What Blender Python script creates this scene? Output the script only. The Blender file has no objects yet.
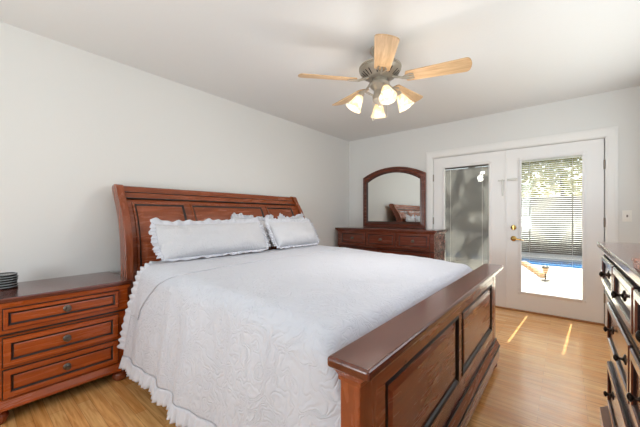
import bpy, bmesh, math, random
from mathutils import Vector, Matrix, noise

R = math.radians
C = bpy.context.scene.collection
sc = bpy.context.scene

# ------------------------------------------------------------------ camera
FPX, HORIZON, YAW = 296.0, 216.0, math.atan2(245, 296)
CAM = Vector((2.996, 0.0, 1.19))
cd = bpy.data.cameras.new('camera')
cam = bpy.data.objects.new('camera', cd)
C.objects.link(cam)
cam.location = CAM
cam.rotation_euler = (R(90), 0, YAW)
cd.sensor_width = 36.0
cd.lens = FPX * 36.0 / 640.0
cd.shift_y = (HORIZON - 213.5) / 640.0
cd.clip_start = 0.05
sc.camera = cam

# ------------------------------------------------------------------ world, sun, fill lamps at added windows out of view
w = bpy.data.worlds.new('World')
sc.world = w
w.use_nodes = True
nt = w.node_tree
bg = nt.nodes['Background']
sky = nt.nodes.new('ShaderNodeTexSky')
sky.sky_type = 'NISHITA'
sky.sun_disc = False
sky.sun_elevation = R(57)
sky.sun_rotation = R(4)
sky.air_density = 0.7
sky.dust_density = 5.0
nt.links.new(sky.outputs[0], bg.inputs['Color'])
bg.inputs['Strength'].default_value = 0.36

sd = bpy.data.lights.new('sun', 'SUN')
sd.energy = 16.0
sd.angle = R(0.55)
sd.color = (1.0, 0.97, 0.91)
sun = bpy.data.objects.new('sun', sd)
C.objects.link(sun)
sun_dir = Vector((0.036, 0.543, 0.839)).normalized()      # towards the sun
sun.rotation_euler = sun_dir.to_track_quat('Z', 'Y').to_euler()
sun.location = (3, 9, 8)

def area(name, loc, rot, sx, sy, power, col):
    l = bpy.data.lights.new(name, 'AREA')
    l.shape = 'RECTANGLE'; l.size = sx; l.size_y = sy
    l.energy = power; l.color = col
    o = bpy.data.objects.new(name, l); C.objects.link(o)
    o.location = loc; o.rotation_euler = rot
    return o
# fill lamps, level and tilted up, added at made-up unseen windows
area('side_fill', (3.83, 2.2, 1.72), (R(90), 0, R(90)), 3.5, 0.9, 15, (0.92, 0.96, 1.0))
area('side_up_fill', (4.15, 2.2, 1.15), (R(118), 0, R(90)), 3.5, 0.5, 31, (0.93, 0.965, 1.0))
area('rear_fill', (1.75, -1.53, 1.45), (R(-90), 0, R(180)), 1.0, 1.4, 24, (0.92, 0.96, 1.0))
area('rear_up_fill', (1.75, -1.80, 1.0), (R(-150), 0, R(180)), 1.0, 0.7, 62, (0.93, 0.965, 1.0))

sc.view_settings.view_transform = 'Standard'
sc.view_settings.look = 'None'
sc.view_settings.exposure = 0.10
sc.view_settings.gamma = 1.0
sc.view_settings.use_curve_mapping = False
sc.cycles.max_bounces = 10
sc.cycles.diffuse_bounces = 8
sc.cycles.transparent_max_bounces = 16
sc.cycles.sample_clamp_indirect = 6.0
sc.cycles.caustics_reflective = False
sc.cycles.caustics_refractive = False

# ------------------------------------------------------------------ helpers
def srgb(r, g, b):
    f = lambda v: (v / 255 / 12.92) if v / 255 <= 0.04045 else ((v / 255 + 0.055) / 1.055) ** 2.4
    return (f(r), f(g), f(b), 1.0)

class MB:
    """collects shapes in one bmesh and links them as ONE mesh object"""
    def __init__(self): self.bm = bmesh.new()
    def face(self, pts, m=0):
        f = self.bm.faces.new([self.bm.verts.new(p) for p in pts]); f.material_index = m
        return f
    def box(self, x0, x1, y0, y1, z0, z1, m=0):
        v = [self.bm.verts.new(p) for p in ((x0,y0,z0),(x1,y0,z0),(x1,y1,z0),(x0,y1,z0),(x0,y0,z1),(x1,y0,z1),(x1,y1,z1),(x0,y1,z1))]
        for q in ((3,2,1,0),(4,5,6,7),(0,1,5,4),(1,2,6,5),(2,3,7,6),(3,0,4,7)):
            f = self.bm.faces.new([v[i] for i in q]); f.material_index = m
        return self
    def frustum(self, a, b, z0, z1, m=0):
        """a, b = (x0,x1,y0,y1) at z0 and z1"""
        v = [self.bm.verts.new(p) for p in ((a[0],a[2],z0),(a[1],a[2],z0),(a[1],a[3],z0),(a[0],a[3],z0),(b[0],b[2],z1),(b[1],b[2],z1),(b[1],b[3],z1),(b[0],b[3],z1))]
        for q in ((3,2,1,0),(4,5,6,7),(0,1,5,4),(1,2,6,5),(2,3,7,6),(3,0,4,7)):
            f = self.bm.faces.new([v[i] for i in q]); f.material_index = m
        return self
    def prism(self, prof, fn, a, b, m=0):
        """closed profile extruded from a to b; fn(u, v, t) -> point"""
        n = len(prof)
        A = [self.bm.verts.new(fn(u, v, a)) for u, v in prof]
        B = [self.bm.verts.new(fn(u, v, b)) for u, v in prof]
        for i in range(n):
            j = (i + 1) % n
            self.bm.faces.new((A[i], A[j], B[j], B[i])).material_index = m
        self.bm.faces.new(A[::-1]).material_index = m
        self.bm.faces.new(B).material_index = m
        return self
    def lathe(self, prof, origin=(0,0,0), M=None, seg=20, m=0, squash=(1,1)):
        """prof = (radius, height) pairs turned about local Z"""
        M = M or Matrix.Identity(3); o = Vector(origin)
        rings = []
        for r, h in prof:
            if r < 1e-6:
                rings.append([self.bm.verts.new(o + M @ Vector((0, 0, h)))])
            else:
                rings.append([self.bm.verts.new(o + M @ Vector((r * squash[0] * math.cos(2*math.pi*k/seg), r * squash[1] * math.sin(2*math.pi*k/seg), h))) for k in range(seg)])
        for A, B in zip(rings, rings[1:]):
            for k in range(seg):
                l = (k + 1) % seg
                if len(A) == 1 and len(B) == 1: continue
                if len(A) == 1: q = (A[0], B[l], B[k])
                elif len(B) == 1: q = (A[k], A[l], B[0])
                else: q = (A[k], A[l], B[l], B[k])
                self.bm.faces.new(q).material_index = m
        return self
    def tube(self, pts, r, seg=8, m=0):
        pts = [Vector(p) for p in pts]; rings = []
        for i, p in enumerate(pts):
            d = (pts[min(i+1, len(pts)-1)] - pts[max(i-1, 0)]).normalized()
            u = d.orthogonal().normalized() if i == 0 else (u - d * u.dot(d)).normalized()
            v = d.cross(u)
            rr = r[i] if isinstance(r, (list, tuple)) else r
            rings.append([self.bm.verts.new(p + rr * (u * math.cos(2*math.pi*k/seg) + v * math.sin(2*math.pi*k/seg))) for k in range(seg)])
        for A, B in zip(rings, rings[1:]):
            for k in range(seg):
                l = (k + 1) % seg
                self.bm.faces.new((A[k], A[l], B[l], B[k])).material_index = m
        self.bm.faces.new(rings[0][::-1]).material_index = m
        self.bm.faces.new(rings[-1]).material_index = m
        return self
    def panel(self, u0, u1, v0, v1, rings, fn, nv=1, mats=None):
        """concentric rectangular rings (inset, height); fn(u, v, h) -> point"""
        def loop(ins, h):
            a0, a1, b0, b1 = u0 + ins, u1 - ins, v0 + ins, v1 - ins
            P = [(a0, b0), (a1, b0)]
            P += [(a1, b0 + (b1-b0)*k/nv) for k in range(1, nv)]
            P += [(a1, b1), (a0, b1)]
            P += [(a0, b1 - (b1-b0)*k/nv) for k in range(1, nv)]
            return [self.bm.verts.new(fn(u, v, h)) for u, v in P]
        L = [loop(i, h) for i, h in rings]
        for k, (A, B) in enumerate(zip(L, L[1:])):
            n = len(A)
            for i in range(n):
                j = (i + 1) % n
                self.bm.faces.new((A[i], A[j], B[j], B[i])).material_index = (mats[k] if mats else 0)
        last = L[-1]; n = len(last)
        # fill the middle in strips
        right = last[1:nv+2]; left = [last[0]] + last[:nv+1:-1]
        for k in range(nv):
            self.bm.faces.new((left[k], right[k], right[k+1], left[k+1])).material_index = (mats[-1] if mats else 0)
        return self
    def build(self, name, mats, parent=None, bevel=0, smooth=False, world=False, seg=2, loc=None, merge=True):
        if merge: bmesh.ops.remove_doubles(self.bm, verts=self.bm.verts, dist=1e-5)
        bmesh.ops.recalc_face_normals(self.bm, faces=self.bm.faces)
        me = bpy.data.meshes.new(name)
        off = Vector((0, 0, 0))
        if world and parent is not None:
            root = parent
            while root.parent: root = root.parent
            off = root.location.copy()
        if loc is not None: off = Vector(loc)
        if off.length: bmesh.ops.translate(self.bm, verts=self.bm.verts, vec=-off)
        self.bm.to_mesh(me); self.bm.free()
        for mm in (mats if isinstance(mats, (list, tuple)) else [mats]): me.materials.append(mm)
        o = bpy.data.objects.new(name, me); C.objects.link(o)
        if parent is not None: o.parent = parent
        if loc is not None: o.location = loc
        if smooth:
            for p in me.polygons: p.use_smooth = True
            me.set_sharp_from_angle(angle=R(smooth if smooth is not True else 40))
        if bevel:
            b = o.modifiers.new('bevel', 'BEVEL'); b.width = bevel; b.segments = seg; b.limit_method = 'ANGLE'; b.angle_limit = R(35)
            b.harden_normals = False
        return o

def thing(name, label, cat, loc=(0,0,0), rotz=0, group=None):
    o = bpy.data.objects.new(name, None); C.objects.link(o)
    o.empty_display_size = 0.1
    o.location = loc; o.rotation_euler = (0, 0, rotz)
    return tag(o, label, cat, group)
def tag(o, label, cat, group=None):
    o['label'] = label; o['category'] = cat
    if group: o['group'] = group
    return o
def struct(o):
    o['kind'] = 'structure'; return o
def dup(root, loc, label=None, group=None, rot=None):
    r = root.copy(); C.objects.link(r); r.location = loc
    if rot is not None: r.rotation_euler = rot
    if label: r['label'] = label
    if group: r['group'] = group
    for ch in list(root.children):
        c = ch.copy(); C.objects.link(c); c.parent = r
        for g in list(ch.children):
            d = g.copy(); C.objects.link(d); d.parent = c
    return r

# ------------------------------------------------------------------ materials
def mat(name, col=(0.8,0.8,0.8,1), rough=0.5, metal=0.0, spec=0.5, coat=0.0):
    m = bpy.data.materials.new(name); m.use_nodes = True
    b = m.node_tree.nodes['Principled BSDF']
    b.inputs['Base Color'].default_value = col
    b.inputs['Roughness'].default_value = rough
    b.inputs['Metallic'].default_value = metal
    b.inputs['Specular IOR Level'].default_value = spec
    b.inputs['Coat Weight'].default_value = coat
    b.inputs['Coat Roughness'].default_value = 0.22
    return m
def N(m, t, **kw):
    n = m.node_tree.nodes.new(t)
    for k, v in kw.items(): setattr(n, k, v)
    return n
def L(m, a, b): m.node_tree.links.new(a, b)
def bsdf(m): return m.node_tree.nodes['Principled BSDF']
def bump(m, height, strength, dist):
    bn = N(m, 'ShaderNodeBump'); bn.inputs['Strength'].default_value = strength; bn.inputs['Distance'].default_value = dist
    L(m, height, bn.inputs['Height']); L(m, bn.outputs[0], bsdf(m).inputs['Normal'])

def wood(name, dark, light, axis='X', scale=1.0, rough=0.3, coat=0.0, stretch=14.0, spec=0.5):
    m = mat(name, dark, rough, 0, spec, coat)
    tc = N(m, 'ShaderNodeTexCoord'); mp = N(m, 'ShaderNodeMapping')
    s = [stretch * scale] * 3; s['XYZ'.index(axis)] = 1.2 * scale
    mp.inputs['Scale'].default_value = s
    L(m, tc.outputs['Object'], mp.inputs['Vector'])
    n1 = N(m, 'ShaderNodeTexNoise'); n1.inputs['Scale'].default_value = 1.6; n1.inputs['Detail'].default_value = 6; n1.inputs['Roughness'].default_value = 0.62; n1.inputs['Distortion'].default_value = 0.9
    L(m, mp.outputs[0], n1.inputs['Vector'])
    cr = N(m, 'ShaderNodeValToRGB'); cr.color_ramp.elements[0].position = 0.30; cr.color_ramp.elements[1].position = 0.72
    cr.color_ramp.elements[0].color = dark; cr.color_ramp.elements[1].color = light
    L(m, n1.outputs['Fac'], cr.inputs[0]); L(m, cr.outputs[0], bsdf(m).inputs['Base Color'])
    rr = N(m, 'ShaderNodeMapRange'); rr.inputs['To Min'].default_value = rough * 0.8; rr.inputs['To Max'].default_value = rough * 1.25
    L(m, n1.outputs['Fac'], rr.inputs['Value']); L(m, rr.outputs[0], bsdf(m).inputs['Roughness'])
    bump(m, n1.outputs['Fac'], 0.03, 0.001)
    return m

def plaster(name, col, sc_=55, st=0.12):
    m = mat(name, col, 0.85, 0, 0.25)
    tc = N(m, 'ShaderNodeTexCoord'); n = N(m, 'ShaderNodeTexNoise'); n.inputs['Scale'].default_value = sc_; n.inputs['Detail'].default_value = 4
    L(m, tc.outputs['Object'], n.inputs['Vector'])
    bump(m, n.outputs['Fac'], st, 0.004)
    return m

M_wall = plaster('wall_paint', srgb(224, 224, 222))
M_ceil = plaster('ceiling_paint', srgb(228, 228, 227), 40, 0.2)
M_trim = mat('white_trim', srgb(233, 232, 230), 0.42)
M_door = mat('white_door_paint', srgb(234, 233, 232), 0.38)
M_gap = mat('dark_gap', srgb(60, 52, 46), 0.8)

CH_D, CH_L = srgb(118, 55, 28), srgb(150, 77, 42)
M_cherry_x = wood('cherry_wood_x', CH_D, CH_L, 'X', 1.0, 0.26, 0.3)
M_cherry_y = wood('cherry_wood_y', CH_D, CH_L, 'Y', 1.0, 0.26, 0.3)
M_cherry_z = wood('cherry_wood_z', CH_D, CH_L, 'Z', 1.0, 0.26, 0.3)
M_top_x = wood('dark_top_wood_x', srgb(76, 33, 20), srgb(108, 53, 34), 'X', 1.0, 0.15, 0.5)
M_top_y = wood('dark_top_wood_y', srgb(76, 33, 20), srgb(108, 53, 34), 'Y', 1.0, 0.18, 0.4)
M_gloss_x = wood('glossy_cherry_wood', srgb(84, 44, 31), srgb(116, 67, 48), 'X', 1.0, 0.20, 1.0)
M_orange_x = wood('orange_cherry_wood', srgb(142, 61, 20), srgb(172, 81, 29), 'X', 1.0, 0.26, 0.3)
M_dark_x = wood('dark_cherry_wood', srgb(92, 42, 27), srgb(120, 59, 39), 'X', 1.0, 0.26, 0.3)
M_glaze = mat('dark_glaze', srgb(26, 11, 7), 0.4)
M_pewter = mat('aged_pewter', srgb(105, 98, 90), 0.32, 0.9)
M_bronze = mat('dark_bronze', srgb(52, 44, 38), 0.35, 0.85)

# floor: strip laminate running along X
M_floor = mat('oak_laminate', (0.5, 0.3, 0.15, 1), 0.24, 0, 0.6, 0.35)
tc = N(M_floor, 'ShaderNodeTexCoord')
br = N(M_floor, 'ShaderNodeTexBrick'); br.offset = 0.37; br.offset_frequency = 2
br.inputs['Color1'].default_value = srgb(242, 180, 108); br.inputs['Color2'].default_value = srgb(252, 206, 140)
br.inputs['Mortar'].default_value = srgb(205, 150, 98)
br.inputs['Scale'].default_value = 1.0; br.inputs['Mortar Size'].default_value = 0.0012; br.inputs['Bias'].default_value = 0.0
br.inputs['Brick Width'].default_value = 0.62; br.inputs['Row Height'].default_value = 0.066
L(M_floor, tc.outputs['Object'], br.inputs['Vector'])
mp = N(M_floor, 'ShaderNodeMapping'); mp.inputs['Scale'].default_value = (1.6, 22, 1)
L(M_floor, tc.outputs['Object'], mp.inputs['Vector'])
ng = N(M_floor, 'ShaderNodeTexNoise'); ng.inputs['Scale'].default_value = 2.2; ng.inputs['Detail'].default_value = 5; ng.inputs['Distortion'].default_value = 0.7
L(M_floor, mp.outputs[0], ng.inputs['Vector'])
cr = N(M_floor, 'ShaderNodeValToRGB'); cr.color_ramp.elements[0].position = 0.32; cr.color_ramp.elements[0].color = srgb(205, 178, 150)
cr.color_ramp.elements[1].position = 0.7; cr.color_ramp.elements[1].color = (1, 1, 1, 1)
L(M_floor, ng.outputs['Fac'], cr.inputs[0])
mx = N(M_floor, 'ShaderNodeMix', data_type='RGBA', blend_type='MULTIPLY'); mx.inputs[0].default_value = 0.85
L(M_floor, br.outputs['Color'], mx.inputs[6]); L(M_floor, cr.outputs[0], mx.inputs[7])
L(M_floor, mx.outputs[2], bsdf(M_floor).inputs['Base Color'])

# cloth with quilted relief
def quilt(name, col, quilting=1.0, fine=0.3):
    m = mat(name, col, 0.82, 0, 0.2)
    bsdf(m).inputs['Sheen Weight'].default_value = 0.15
    tc = N(m, 'ShaderNodeTexCoord')
    n0 = N(m, 'ShaderNodeTexNoise'); n0.inputs['Scale'].default_value = 7; n0.inputs['Detail'].default_value = 2
    L(m, tc.outputs['Object'], n0.inputs['Vector'])
    mxv = N(m, 'ShaderNodeMix', data_type='RGBA'); mxv.inputs[0].default_value = 0.22
    L(m, tc.outputs['Object'], mxv.inputs[6]); L(m, n0.outputs['Color'], mxv.inputs[7])
    mn = N(m, 'ShaderNodeTexNoise'); mn.inputs['Scale'].default_value = 11.0; mn.inputs['Detail'].default_value = 0.4; mn.inputs['Distortion'].default_value = 0.9
    L(m, mxv.outputs[2], mn.inputs['Vector'])
    ml = N(m, 'ShaderNodeMath', operation='MULTIPLY'); ml.inputs[1].default_value = 26.0; L(m, mn.outputs['Fac'], ml.inputs[0])
    sn = N(m, 'ShaderNodeMath', operation='SINE'); L(m, ml.outputs[0], sn.inputs[0])
    wv = N(m, 'ShaderNodeMath', operation='ABSOLUTE'); L(m, sn.outputs[0], wv.inputs[0])
    n2 = N(m, 'ShaderNodeTexNoise'); n2.inputs['Scale'].default_value = 60; n2.inputs['Detail'].default_value = 3
    L(m, tc.outputs['Object'], n2.inputs['Vector'])
    ad = N(m, 'ShaderNodeMath', operation='MULTIPLY_ADD'); ad.inputs[1].default_value = fine
    L(m, n2.outputs['Fac'], ad.inputs[0]); L(m, wv.outputs[0], ad.inputs[2])
    bump(m, ad.outputs[0], 0.45 * quilting, 0.006)
    return m
M_quilt = quilt('white_quilted_cotton', srgb(198, 200, 208))
M_sham = quilt('white_pillow_cotton', srgb(200, 200, 204), 0.9, 0.5)
M_ruffle = mat('white_ruffle_cotton', srgb(202, 203, 210), 0.85, 0, 0.2)

# clear glass: reflection by angle over plain see-through
def pane_glass(name, tint=(1,1,1,1)):
    m = bpy.data.materials.new(name); m.use_nodes = True
    t = m.node_tree; t.nodes.remove(t.nodes['Principled BSDF'])
    tr = N(m, 'ShaderNodeBsdfTransparent'); tr.inputs[0].default_value = tint
    gl = N(m, 'ShaderNodeBsdfGlossy'); gl.inputs['Roughness'].default_value = 0.02
    lw = N(m, 'ShaderNodeLayerWeight'); lw.inputs['Blend'].default_value = .5
    pw = N(m, 'ShaderNodeMath', operation='POWER'); pw.inputs[1].default_value = 5.0; L(m, lw.outputs['Facing'], pw.inputs[0])
    fr = N(m, 'ShaderNodeMath', operation='MULTIPLY_ADD'); fr.inputs[1].default_value = .92; fr.inputs[2].default_value = .025; L(m, pw.outputs[0], fr.inputs[0])
    mm = N(m, 'ShaderNodeMixShader')
    L(m, fr.outputs[0], mm.inputs[0]); L(m, tr.outputs[0], mm.inputs[1]); L(m, gl.outputs[0], mm.inputs[2])
    L(m, mm.outputs[0], t.nodes['Material Output'].inputs[0])
    return m
M_glass = pane_glass('clear_glass', (0.95, 0.97, 0.96, 1))
M_mirror = mat('mirror_silver', (0.86, 0.88, 0.86, 1), 0.015, 1.0)

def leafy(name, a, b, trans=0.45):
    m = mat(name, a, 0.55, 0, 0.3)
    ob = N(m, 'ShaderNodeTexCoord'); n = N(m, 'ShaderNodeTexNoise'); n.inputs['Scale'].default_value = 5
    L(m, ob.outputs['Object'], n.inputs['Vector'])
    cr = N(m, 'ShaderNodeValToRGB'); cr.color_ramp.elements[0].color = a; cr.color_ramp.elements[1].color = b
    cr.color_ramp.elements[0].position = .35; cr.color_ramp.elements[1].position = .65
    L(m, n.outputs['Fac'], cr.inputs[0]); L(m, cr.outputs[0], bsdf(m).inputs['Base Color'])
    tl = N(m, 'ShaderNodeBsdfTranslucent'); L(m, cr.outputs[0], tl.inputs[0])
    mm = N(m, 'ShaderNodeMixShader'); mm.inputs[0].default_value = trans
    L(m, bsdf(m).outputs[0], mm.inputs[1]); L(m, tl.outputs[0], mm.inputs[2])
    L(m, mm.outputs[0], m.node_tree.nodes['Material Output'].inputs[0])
    return m

# ------------------------------------------------------------------ the room shell
XR, YB, YF, H = 3.70, 4.44, -1.40, 2.53
T = 0.16
struct(MB().box(-T, XR+T, YF-T, YB+0.02, -0.12, 0).build('floor', M_floor))
struct(MB().box(-T, XR+T, YF-T, YB+T, H, H+0.12).build('ceiling', M_ceil))
struct(MB().box(-T, 0, YF-T, YB+T, 0, H).build('wall_left', M_wall))
DX0, DXM, DX1, DZ = 1.498, 2.420, 3.326, 2.036        # double door opening
b = MB()
b.box(0, DX0-0.03, YB, YB+T, 0, H); b.box(DX1+0.03, XR, YB, YB+T, 0, H); b.box(DX0-0.03, DX1+0.03, YB, YB+T, DZ+0.03, H)
struct(b.build('wall_back', M_wall))
b = MB()   # wall behind the camera with an opening for the added window
b.box(0, 1.2, YF-T, YF, 0, H); b.box(2.3, XR, YF-T, YF, 0, H); b.box(1.2, 2.3, YF-T, YF, 0, 0.70); b.box(1.2, 2.3, YF-T, YF, 2.20, H)
struct(b.build('wall_front', M_wall))
WY0, WY1, WZ0, WZ1 = 0.40, 4.00, 1.22, 2.22
b = MB()
b.box(XR, XR+T, WY1, YB+T, 0, H); b.box(XR, XR+T, YF-T, WY0, 0, H); b.box(XR, XR+T, WY0, WY1, 0, WZ0); b.box(XR, XR+T, WY0, WY1, WZ1, H)
struct(b.build('wall_right', M_wall))
def window(name, x0, x1, y0, y1, z0, z1, along):
    b = MB()
    if along == 'X':
        for a0, a1, c0, c1 in ((x0, x0+.05, z0, z1), (x1-.05, x1, z0, z1), (x0, x1, z0, z0+.05), (x0, x1, z1-.05, z1), ((x0+x1)/2-.025, (x0+x1)/2+.025, z0, z1)):
            b.box(a0, a1, y0, y1, c0, c1)
    else:
        for a0, a1, c0, c1 in ((y0, y0+.05, z0, z1), (y1-.05, y1, z0, z1), (y0, y1, z0, z0+.05), (y0, y1, z1-.05, z1)):
            b.box(x0, x1, a0, a1, c0, c1)
    o = struct(b.build(name, M_trim))
    g = MB()
    if along == 'X': g.box(x0+.04, x1-.04, (y0+y1)/2-.003, (y0+y1)/2+.003, z0+.04, z1-.04)
    else: g.box((x0+x1)/2-.003, (x0+x1)/2+.003, y0+.04, y1-.04, z0+.04, z1-.04)
    g.build('pane', M_glass, o)
window('added_window_1', 1.2, 2.3, YF-0.07, YF-0.02, 0.70, 2.20, 'X')  # unseen window, added to let fill light in from behind
window('added_window_2', XR+0.02, XR+0.06, WY0, WY1, WZ0, WZ1, 'Y')  # unseen high window, added to brighten the room from the side

def skirting(name, pts0, pts1, face):
    b = MB(); x0, y0 = pts0; x1, y1 = pts1; t = 0.012
    if face == 'X+': b.box(x0, x0+t, y0, y1, 0, 0.085)
    if face == 'X-': b.box(x0-t, x0, y0, y1, 0, 0.085)
    if face == 'Y-': b.box(x0, x1, y0-t, y0, 0, 0.085)
    if face == 'Y+': b.box(x0, x1, y0, y0+t, 0, 0.085)
    struct(b.build(name, M_trim, bevel=0.003))
skirting('baseboard_left', (0, YF), (0, YB), 'X+')
skirting('baseboard_back', (0.013, YB), (DX0-0.105, YB), 'Y-')
skirting('baseboard_right', (XR, YF), (XR, YB), 'X-')

# door casing
b = MB(); cw = 0.095; ct = 0.022
xa, xb, zt = DX0-0.008, DX1+0.008, DZ+0.010
def casing_prof(u0, u1):     # thickness profile across the casing
    return [(u0, 0), (u0, -ct*0.55), (u0+(u1-u0)*.18, -ct*0.8), (u0+(u1-u0)*.75, -ct), (u1, -ct*0.9), (u1, 0)]
b.prism(casing_prof(xa, xa-cw), lambda u, v, t: (u, YB+v, t), 0.0, zt+cw)
b.prism(casing_prof(xb, xb+cw), lambda u, v, t: (u, YB+v, t), 0.0, zt+cw)
b.prism(casing_prof(zt, zt+cw), lambda u, v, t: (t, YB+v, u), xa-cw, xb+cw)
struct(b.build('trim_1', M_trim, bevel=0.002))
b = MB()   # jambs and header inside the opening
b.box(DX0-0.03, DX0-0.003, YB, YB+T, 0, DZ+0.03); b.box(DX1+0.003, DX1+0.03, YB, YB+T, 0, DZ+0.03); b.box(DX0-0.003, DX1+0.003, YB, YB+T, DZ+0.004, DZ+0.03)
struct(b.build('trim_2', M_trim))
struct(MB().box(DX0-0.003, DX1+0.003, YB-0.012, YB+T, 0.0, 0.016).build('trim_3', wood('oak_threshold', srgb(150, 96, 52), srgb(190, 135, 85), 'X', 1, 0.4), bevel=0.004))
M_stop = mat('weather_strip', srgb(70, 62, 56), 0.7)
b = MB()
b.box(DX0-0.003, DX0+0.022, YB+0.050, YB+0.075, 0.016, DZ+0.004); b.box(DX1-0.022, DX1+0.003, YB+0.050, YB+0.075, 0.016, DZ+0.004)
b.box(DX0+0.022, DX1-0.022, YB+0.050, YB+0.075, DZ-0.020, DZ+0.004); b.box(DXM-0.02, DXM+0.02, YB+0.050, YB+0.075, 0.016, DZ-0.020)
struct(b.build('trim_4', M_stop))

def smooth01(t): t = max(0, min(1, t)); return t*t*(3-2*t)
# ---- the two glazed doors with blinds
M_slat = mat('white_blind_slat', srgb(225, 222, 214), 0.5)
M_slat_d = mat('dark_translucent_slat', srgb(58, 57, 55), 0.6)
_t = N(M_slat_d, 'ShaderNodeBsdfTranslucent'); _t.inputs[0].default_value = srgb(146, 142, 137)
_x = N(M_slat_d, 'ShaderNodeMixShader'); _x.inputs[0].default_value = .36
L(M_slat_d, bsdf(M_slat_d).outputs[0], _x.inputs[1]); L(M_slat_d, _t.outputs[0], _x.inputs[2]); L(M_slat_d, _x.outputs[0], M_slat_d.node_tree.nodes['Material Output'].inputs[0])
M_brass = mat('polished_brass', srgb(196, 160, 92), 0.25, 1.0)
M_hinge = mat('worn_steel_hinge', srgb(150, 140, 128), 0.4, 0.8)
M_steel = mat('grey_latch_metal', srgb(176, 172, 166), 0.4, 0.6)
DY0, DY1 = YB+0.004, YB+0.048        # door leaf thickness
def door(name, x0, x1, gx0, gx1, gz0, gz1, tilt, hinge_x, slots, slat, sw, half, pitch):
    x0 += 0.004; x1 -= 0.004; z0, z1 = 0.020, DZ-0.002
    b = MB()
    for a0, a1, c0, c1 in ((x0, gx0, z0, z1), (gx1, x1, z0, z1), (gx0, gx1, z0, gz0), (gx0, gx1, gz1, z1)):
        b.box(a0, a1, DY0, DY1, c0, c1)
    o = struct(b.build(name, M_door))
    # raised moulding around the glass
    mb = MB(); k = 0.036
    pr = lambda s: [(0, 0), (0.0, -0.010), (0.012*s, -0.014), (0.026*s, -0.008), (k*s, -0.004), (k*s, 0)]
    def rail(p, fn, a, c): mb.prism(p, fn, a, c)
    rail([(gx0+0.006-u, DY0+v) for u, v in pr(1)], lambda u, v, t: (u, v, t), gz0-k+.006, gz1+k-.006)
    rail([(gx1-0.006+u, DY0+v) for u, v in pr(1)], lambda u, v, t: (u, v, t), gz0-k+.006, gz1+k-.006)
    rail([(gz0+0.006-u, DY0+v) for u, v in pr(1)], lambda u, v, t: (t, v, u), gx0-k+.006, gx1+k-.006)
    rail([(gz1-0.006+u, DY0+v) for u, v in pr(1)], lambda u, v, t: (t, v, u), gx0-k+.006, gx1+k-.006)
    mb.build('glass_moulding', M_door, o, bevel=0.0015)
    MB().box(gx0-.002, gx1+.002, DY0+0.006, DY0+0.009, gz0-.002, gz1+.002).build('inner_pane', M_glass, o)
    MB().box(gx0-.002, gx1+.002, DY1-0.009, DY1-0.006, gz0-.002, gz1+.002).build('outer_pane', M_glass, o)
    # slats between the panes, interrupted at the cord slots
    s = MB(); yc = (DY0+DY1)/2; th = 0.0007
    segs = []; xs = [gx0+0.006] + [q for sl in slots for q in (sl-sw, sl+sw)] + [gx1-0.006]
    if sw == 0: xs = [xs[0], xs[-1]]
    for i in range(0, len(xs), 2): segs.append((xs[i], xs[i+1]))
    z = gz0 + 0.02; n = 0
    rng = random.Random(4)
    while z < gz1 - 0.03:
        a = R(tilt(z) + rng.uniform(-1.5, 1.5)); ca, sa = math.cos(a)*half, math.sin(a)*half
        for p, q in segs:
            P = [(-ca, -sa), (0, 0.0012), (ca, sa), (ca, sa-th), (0, 0.0012-th), (-ca, -sa-th)]
            if sw == 0:       # thin translucent sheet slats
                V = [[s.bm.verts.new((x_, yc+u, z+v)) for u, v in P[:3]] for x_ in (p, q)]
                for k_ in range(2): s.bm.faces.new((V[0][k_], V[1][k_], V[1][k_+1], V[0][k_+1]))
            else: s.prism(P, lambda u, v, t, z=z: (t, yc+u, z+v), p, q)
        z += pitch
    s.build('blind_slats', slat, o, merge=False)
    MB().box(gx0+.004, gx1-.004, yc-.009, yc+.009, gz1-.026, gz1-.002).build('blind_headrail', slat, o)
    for sl in slots:
        MB().tube([(sl, yc-half-.002, gz0+.01), (sl, yc-half-.002, gz1-.02)], 0.0016, 6).build('blind_cord', M_slat, o)
    for hz in (0.30, 1.12, 1.75):
        MB().lathe([(0.007, -0.05), (0.007, 0.05)], (hinge_x, DY0-0.007, hz), seg=10).box(hinge_x-.006, hinge_x+.006, DY0-.005, DY0+.0, hz-.05, hz+.05).build('hinge', M_hinge, o)
    return o
# seen from the bed: left leaf (its blind mostly looks into the shrubs), right leaf
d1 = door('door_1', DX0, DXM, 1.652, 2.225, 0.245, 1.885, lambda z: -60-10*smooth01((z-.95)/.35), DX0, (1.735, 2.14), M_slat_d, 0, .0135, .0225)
d2 = door('door_2', DXM, DX1, 2.573, 3.151, 0.245, 1.885, lambda z: -6+21*smooth01((z-.70)/.35), DX1, (2.661, 3.063), M_slat, .007, .0125, .0235)
MB().box(DXM-0.016, DXM+0.004, DY0-0.012, DY0, 0.02, DZ-0.002).build('astragal', M_door, d1, bevel=0.003)
# lever handle and deadbolt on the right leaf
kx = 2.496
MX = Matrix.Rotation(R(90), 3, 'X')
h = MB().lathe([(0, 0), (0.032, 0.0), (0.033, 0.006), (0.02, 0.012), (0.012, 0.016), (0.012, 0.05), (0, 0.052)], (kx, DY0, 0.905), MX).build('door_handle', M_brass, d2, smooth=True)
MB().tube([(kx, DY0-.045, .905), (kx+.03, DY0-.05, .905), (kx+.07, DY0-.05, .898), (kx+.11, DY0-.047, .892)], [.011, .010, .009, .007], 10).build('lever', M_brass, h, smooth=True)
MB().lathe([(0, 0), (0.031, 0.0), (0.031, 0.010), (0.022, 0.018), (0, 0.02)], (kx, DY0, 1.045), MX).box(kx-.005, kx+.005, DY0-.038, DY0-.016, 1.02, 1.07).build('deadbolt', M_brass, d2, smooth=True)
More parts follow.
